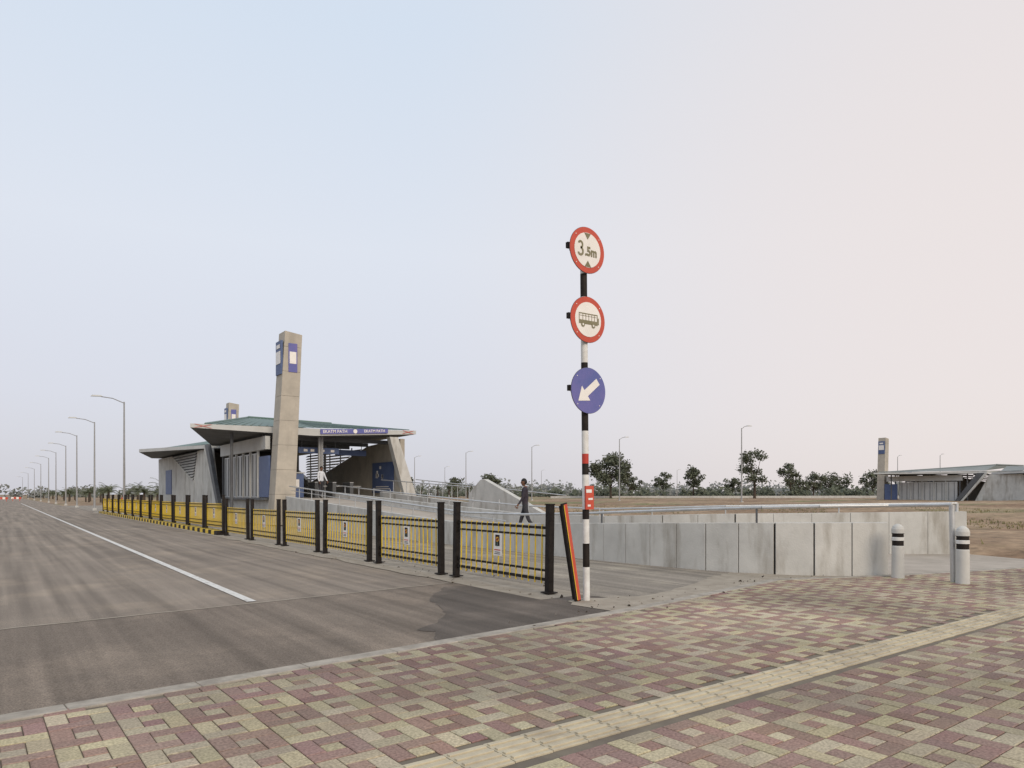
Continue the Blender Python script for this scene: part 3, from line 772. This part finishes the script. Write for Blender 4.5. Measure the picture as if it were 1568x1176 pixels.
    for sd in(-1,1):
        idx=[V[i] for i in range(len(V)) if abs(Rd[i]-.034*k)<1e-6 and V[i].x*sd>0 and V[i].z>.5*k]
        h_=idx[0]
        for q_ in range(4):
            p=h_+Vector((0,-.03+q_*.02,-.02)); l=(.062,.075,.07,.055)[q_]
            b.cyl(p,p+Vector((-sd*.006,0,-l*.55)),.009,skin,n=6); b.cyl(p+Vector((-sd*.006,0,-l*.55)),p+Vector((-sd*.022,.0,-l)),.008,skin,r1=.006,n=6)
        p=h_+Vector((0,.03,.01)); b.cyl(p,p+Vector((-sd*.01,.03,-.03)),.011,skin,n=6); b.cyl(p+Vector((-sd*.01,.03,-.03)),p+Vector((-sd*.012,.032,-.06)),.009,skin,r1=.006,n=6)
    b.make('hands',e)
    return e
person('walking_pedestrian',(13.4,17.75,.385),math.radians(50),cloth_dk,cloth_tr,stride=.28,H=1.75,arms=(-.22,.25))
person('station_guard',(14.15,37.2,1.40),math.radians(200),cloth_wh,cloth_tr,stride=.06,H=1.74,arms=(.12,.3))
person('standing_pedestrian',(9.0,72,-.05),math.radians(120),cloth_or,cloth_tr,stride=.15,H=1.65,arms=(.2,-.1))

# ------------------------------------------------------------ world & light
az_dir=Vector((-.10,-.99,0)).normalized(); el=math.radians(30)
w=bpy.data.worlds.new('World'); scene.world=w; w.use_nodes=True; nt=w.node_tree;N=nt.nodes;L=nt.links
bg=N['Background']; bg.inputs[1].default_value=1.0
sky=N.new('ShaderNodeTexSky'); sky.sky_type='NISHITA'; sky.sun_disc=False; sky.sun_elevation=el; sky.sun_rotation=math.atan2(az_dir.x,az_dir.y); sky.dust_density=3.0; sky.air_density=1.0
sc=N.new('ShaderNodeVectorMath'); sc.operation='SCALE'; sc.inputs['Scale'].default_value=.11; L.new(sky.outputs[0],sc.inputs[0])
tc=N.new('ShaderNodeTexCoord'); sx=N.new('ShaderNodeSeparateXYZ'); L.new(tc.outputs['Generated'],sx.inputs[0])
cr=N.new('ShaderNodeValToRGB'); L.new(sx.outputs[2],cr.inputs[0])
els=cr.color_ramp.elements; els[0].position=0.0; els[0].color=(.675,.67,.725,1); els[1].position=.55; els[1].color=(.72,.81,.93,1)
e1=els.new(.12); e1.color=(.735,.745,.825,1); e2_=els.new(.32); e2_.color=(.79,.83,.91,1)
dt=N.new('ShaderNodeVectorMath'); dt.operation='DOT_PRODUCT'; L.new(tc.outputs['Generated'],dt.inputs[0]); dt.inputs[1].default_value=(.968,.10,.23)
mr=N.new('ShaderNodeMapRange'); mr.interpolation_type='SMOOTHSTEP'; mr.inputs[1].default_value=.55; mr.inputs[2].default_value=1.05; mr.inputs[4].default_value=.88; L.new(dt.outputs['Value'],mr.inputs[0])
mw=N.new('ShaderNodeMixRGB'); mw.inputs[2].default_value=(.93,.83,.79,1); L.new(mr.outputs[0],mw.inputs[0]); L.new(cr.outputs[0],mw.inputs[1])
mm=N.new('ShaderNodeMixRGB'); mm.inputs[0].default_value=.90; L.new(sc.outputs[0],mm.inputs[1]); L.new(mw.outputs[0],mm.inputs[2])
L.new(mm.outputs[0],bg.inputs[0])
sd=bpy.data.lights.new('sun','SUN'); sd.energy=1.7; sd.angle=math.radians(30); sd.color=(1,.85,.67)
so=bpy.data.objects.new('sun',sd); COL.objects.link(so)
d=Vector((az_dir.x*math.cos(el),az_dir.y*math.cos(el),math.sin(el))); so.rotation_euler=d.to_track_quat('Z','Y').to_euler()
# ------------------------------------------------------------ camera
cd=bpy.data.cameras.new('camera'); cam=bpy.data.objects.new('camera',cd); COL.objects.link(cam); scene.camera=cam
cd.sensor_width=36; cd.clip_end=9000; cd.clip_start=.05
cd.lens=24.8; cd.shift_y=169/1568
cam.location=(0,0,1.6); cam.rotation_euler=(math.pi/2,0,-math.atan2(.5875,.8092))
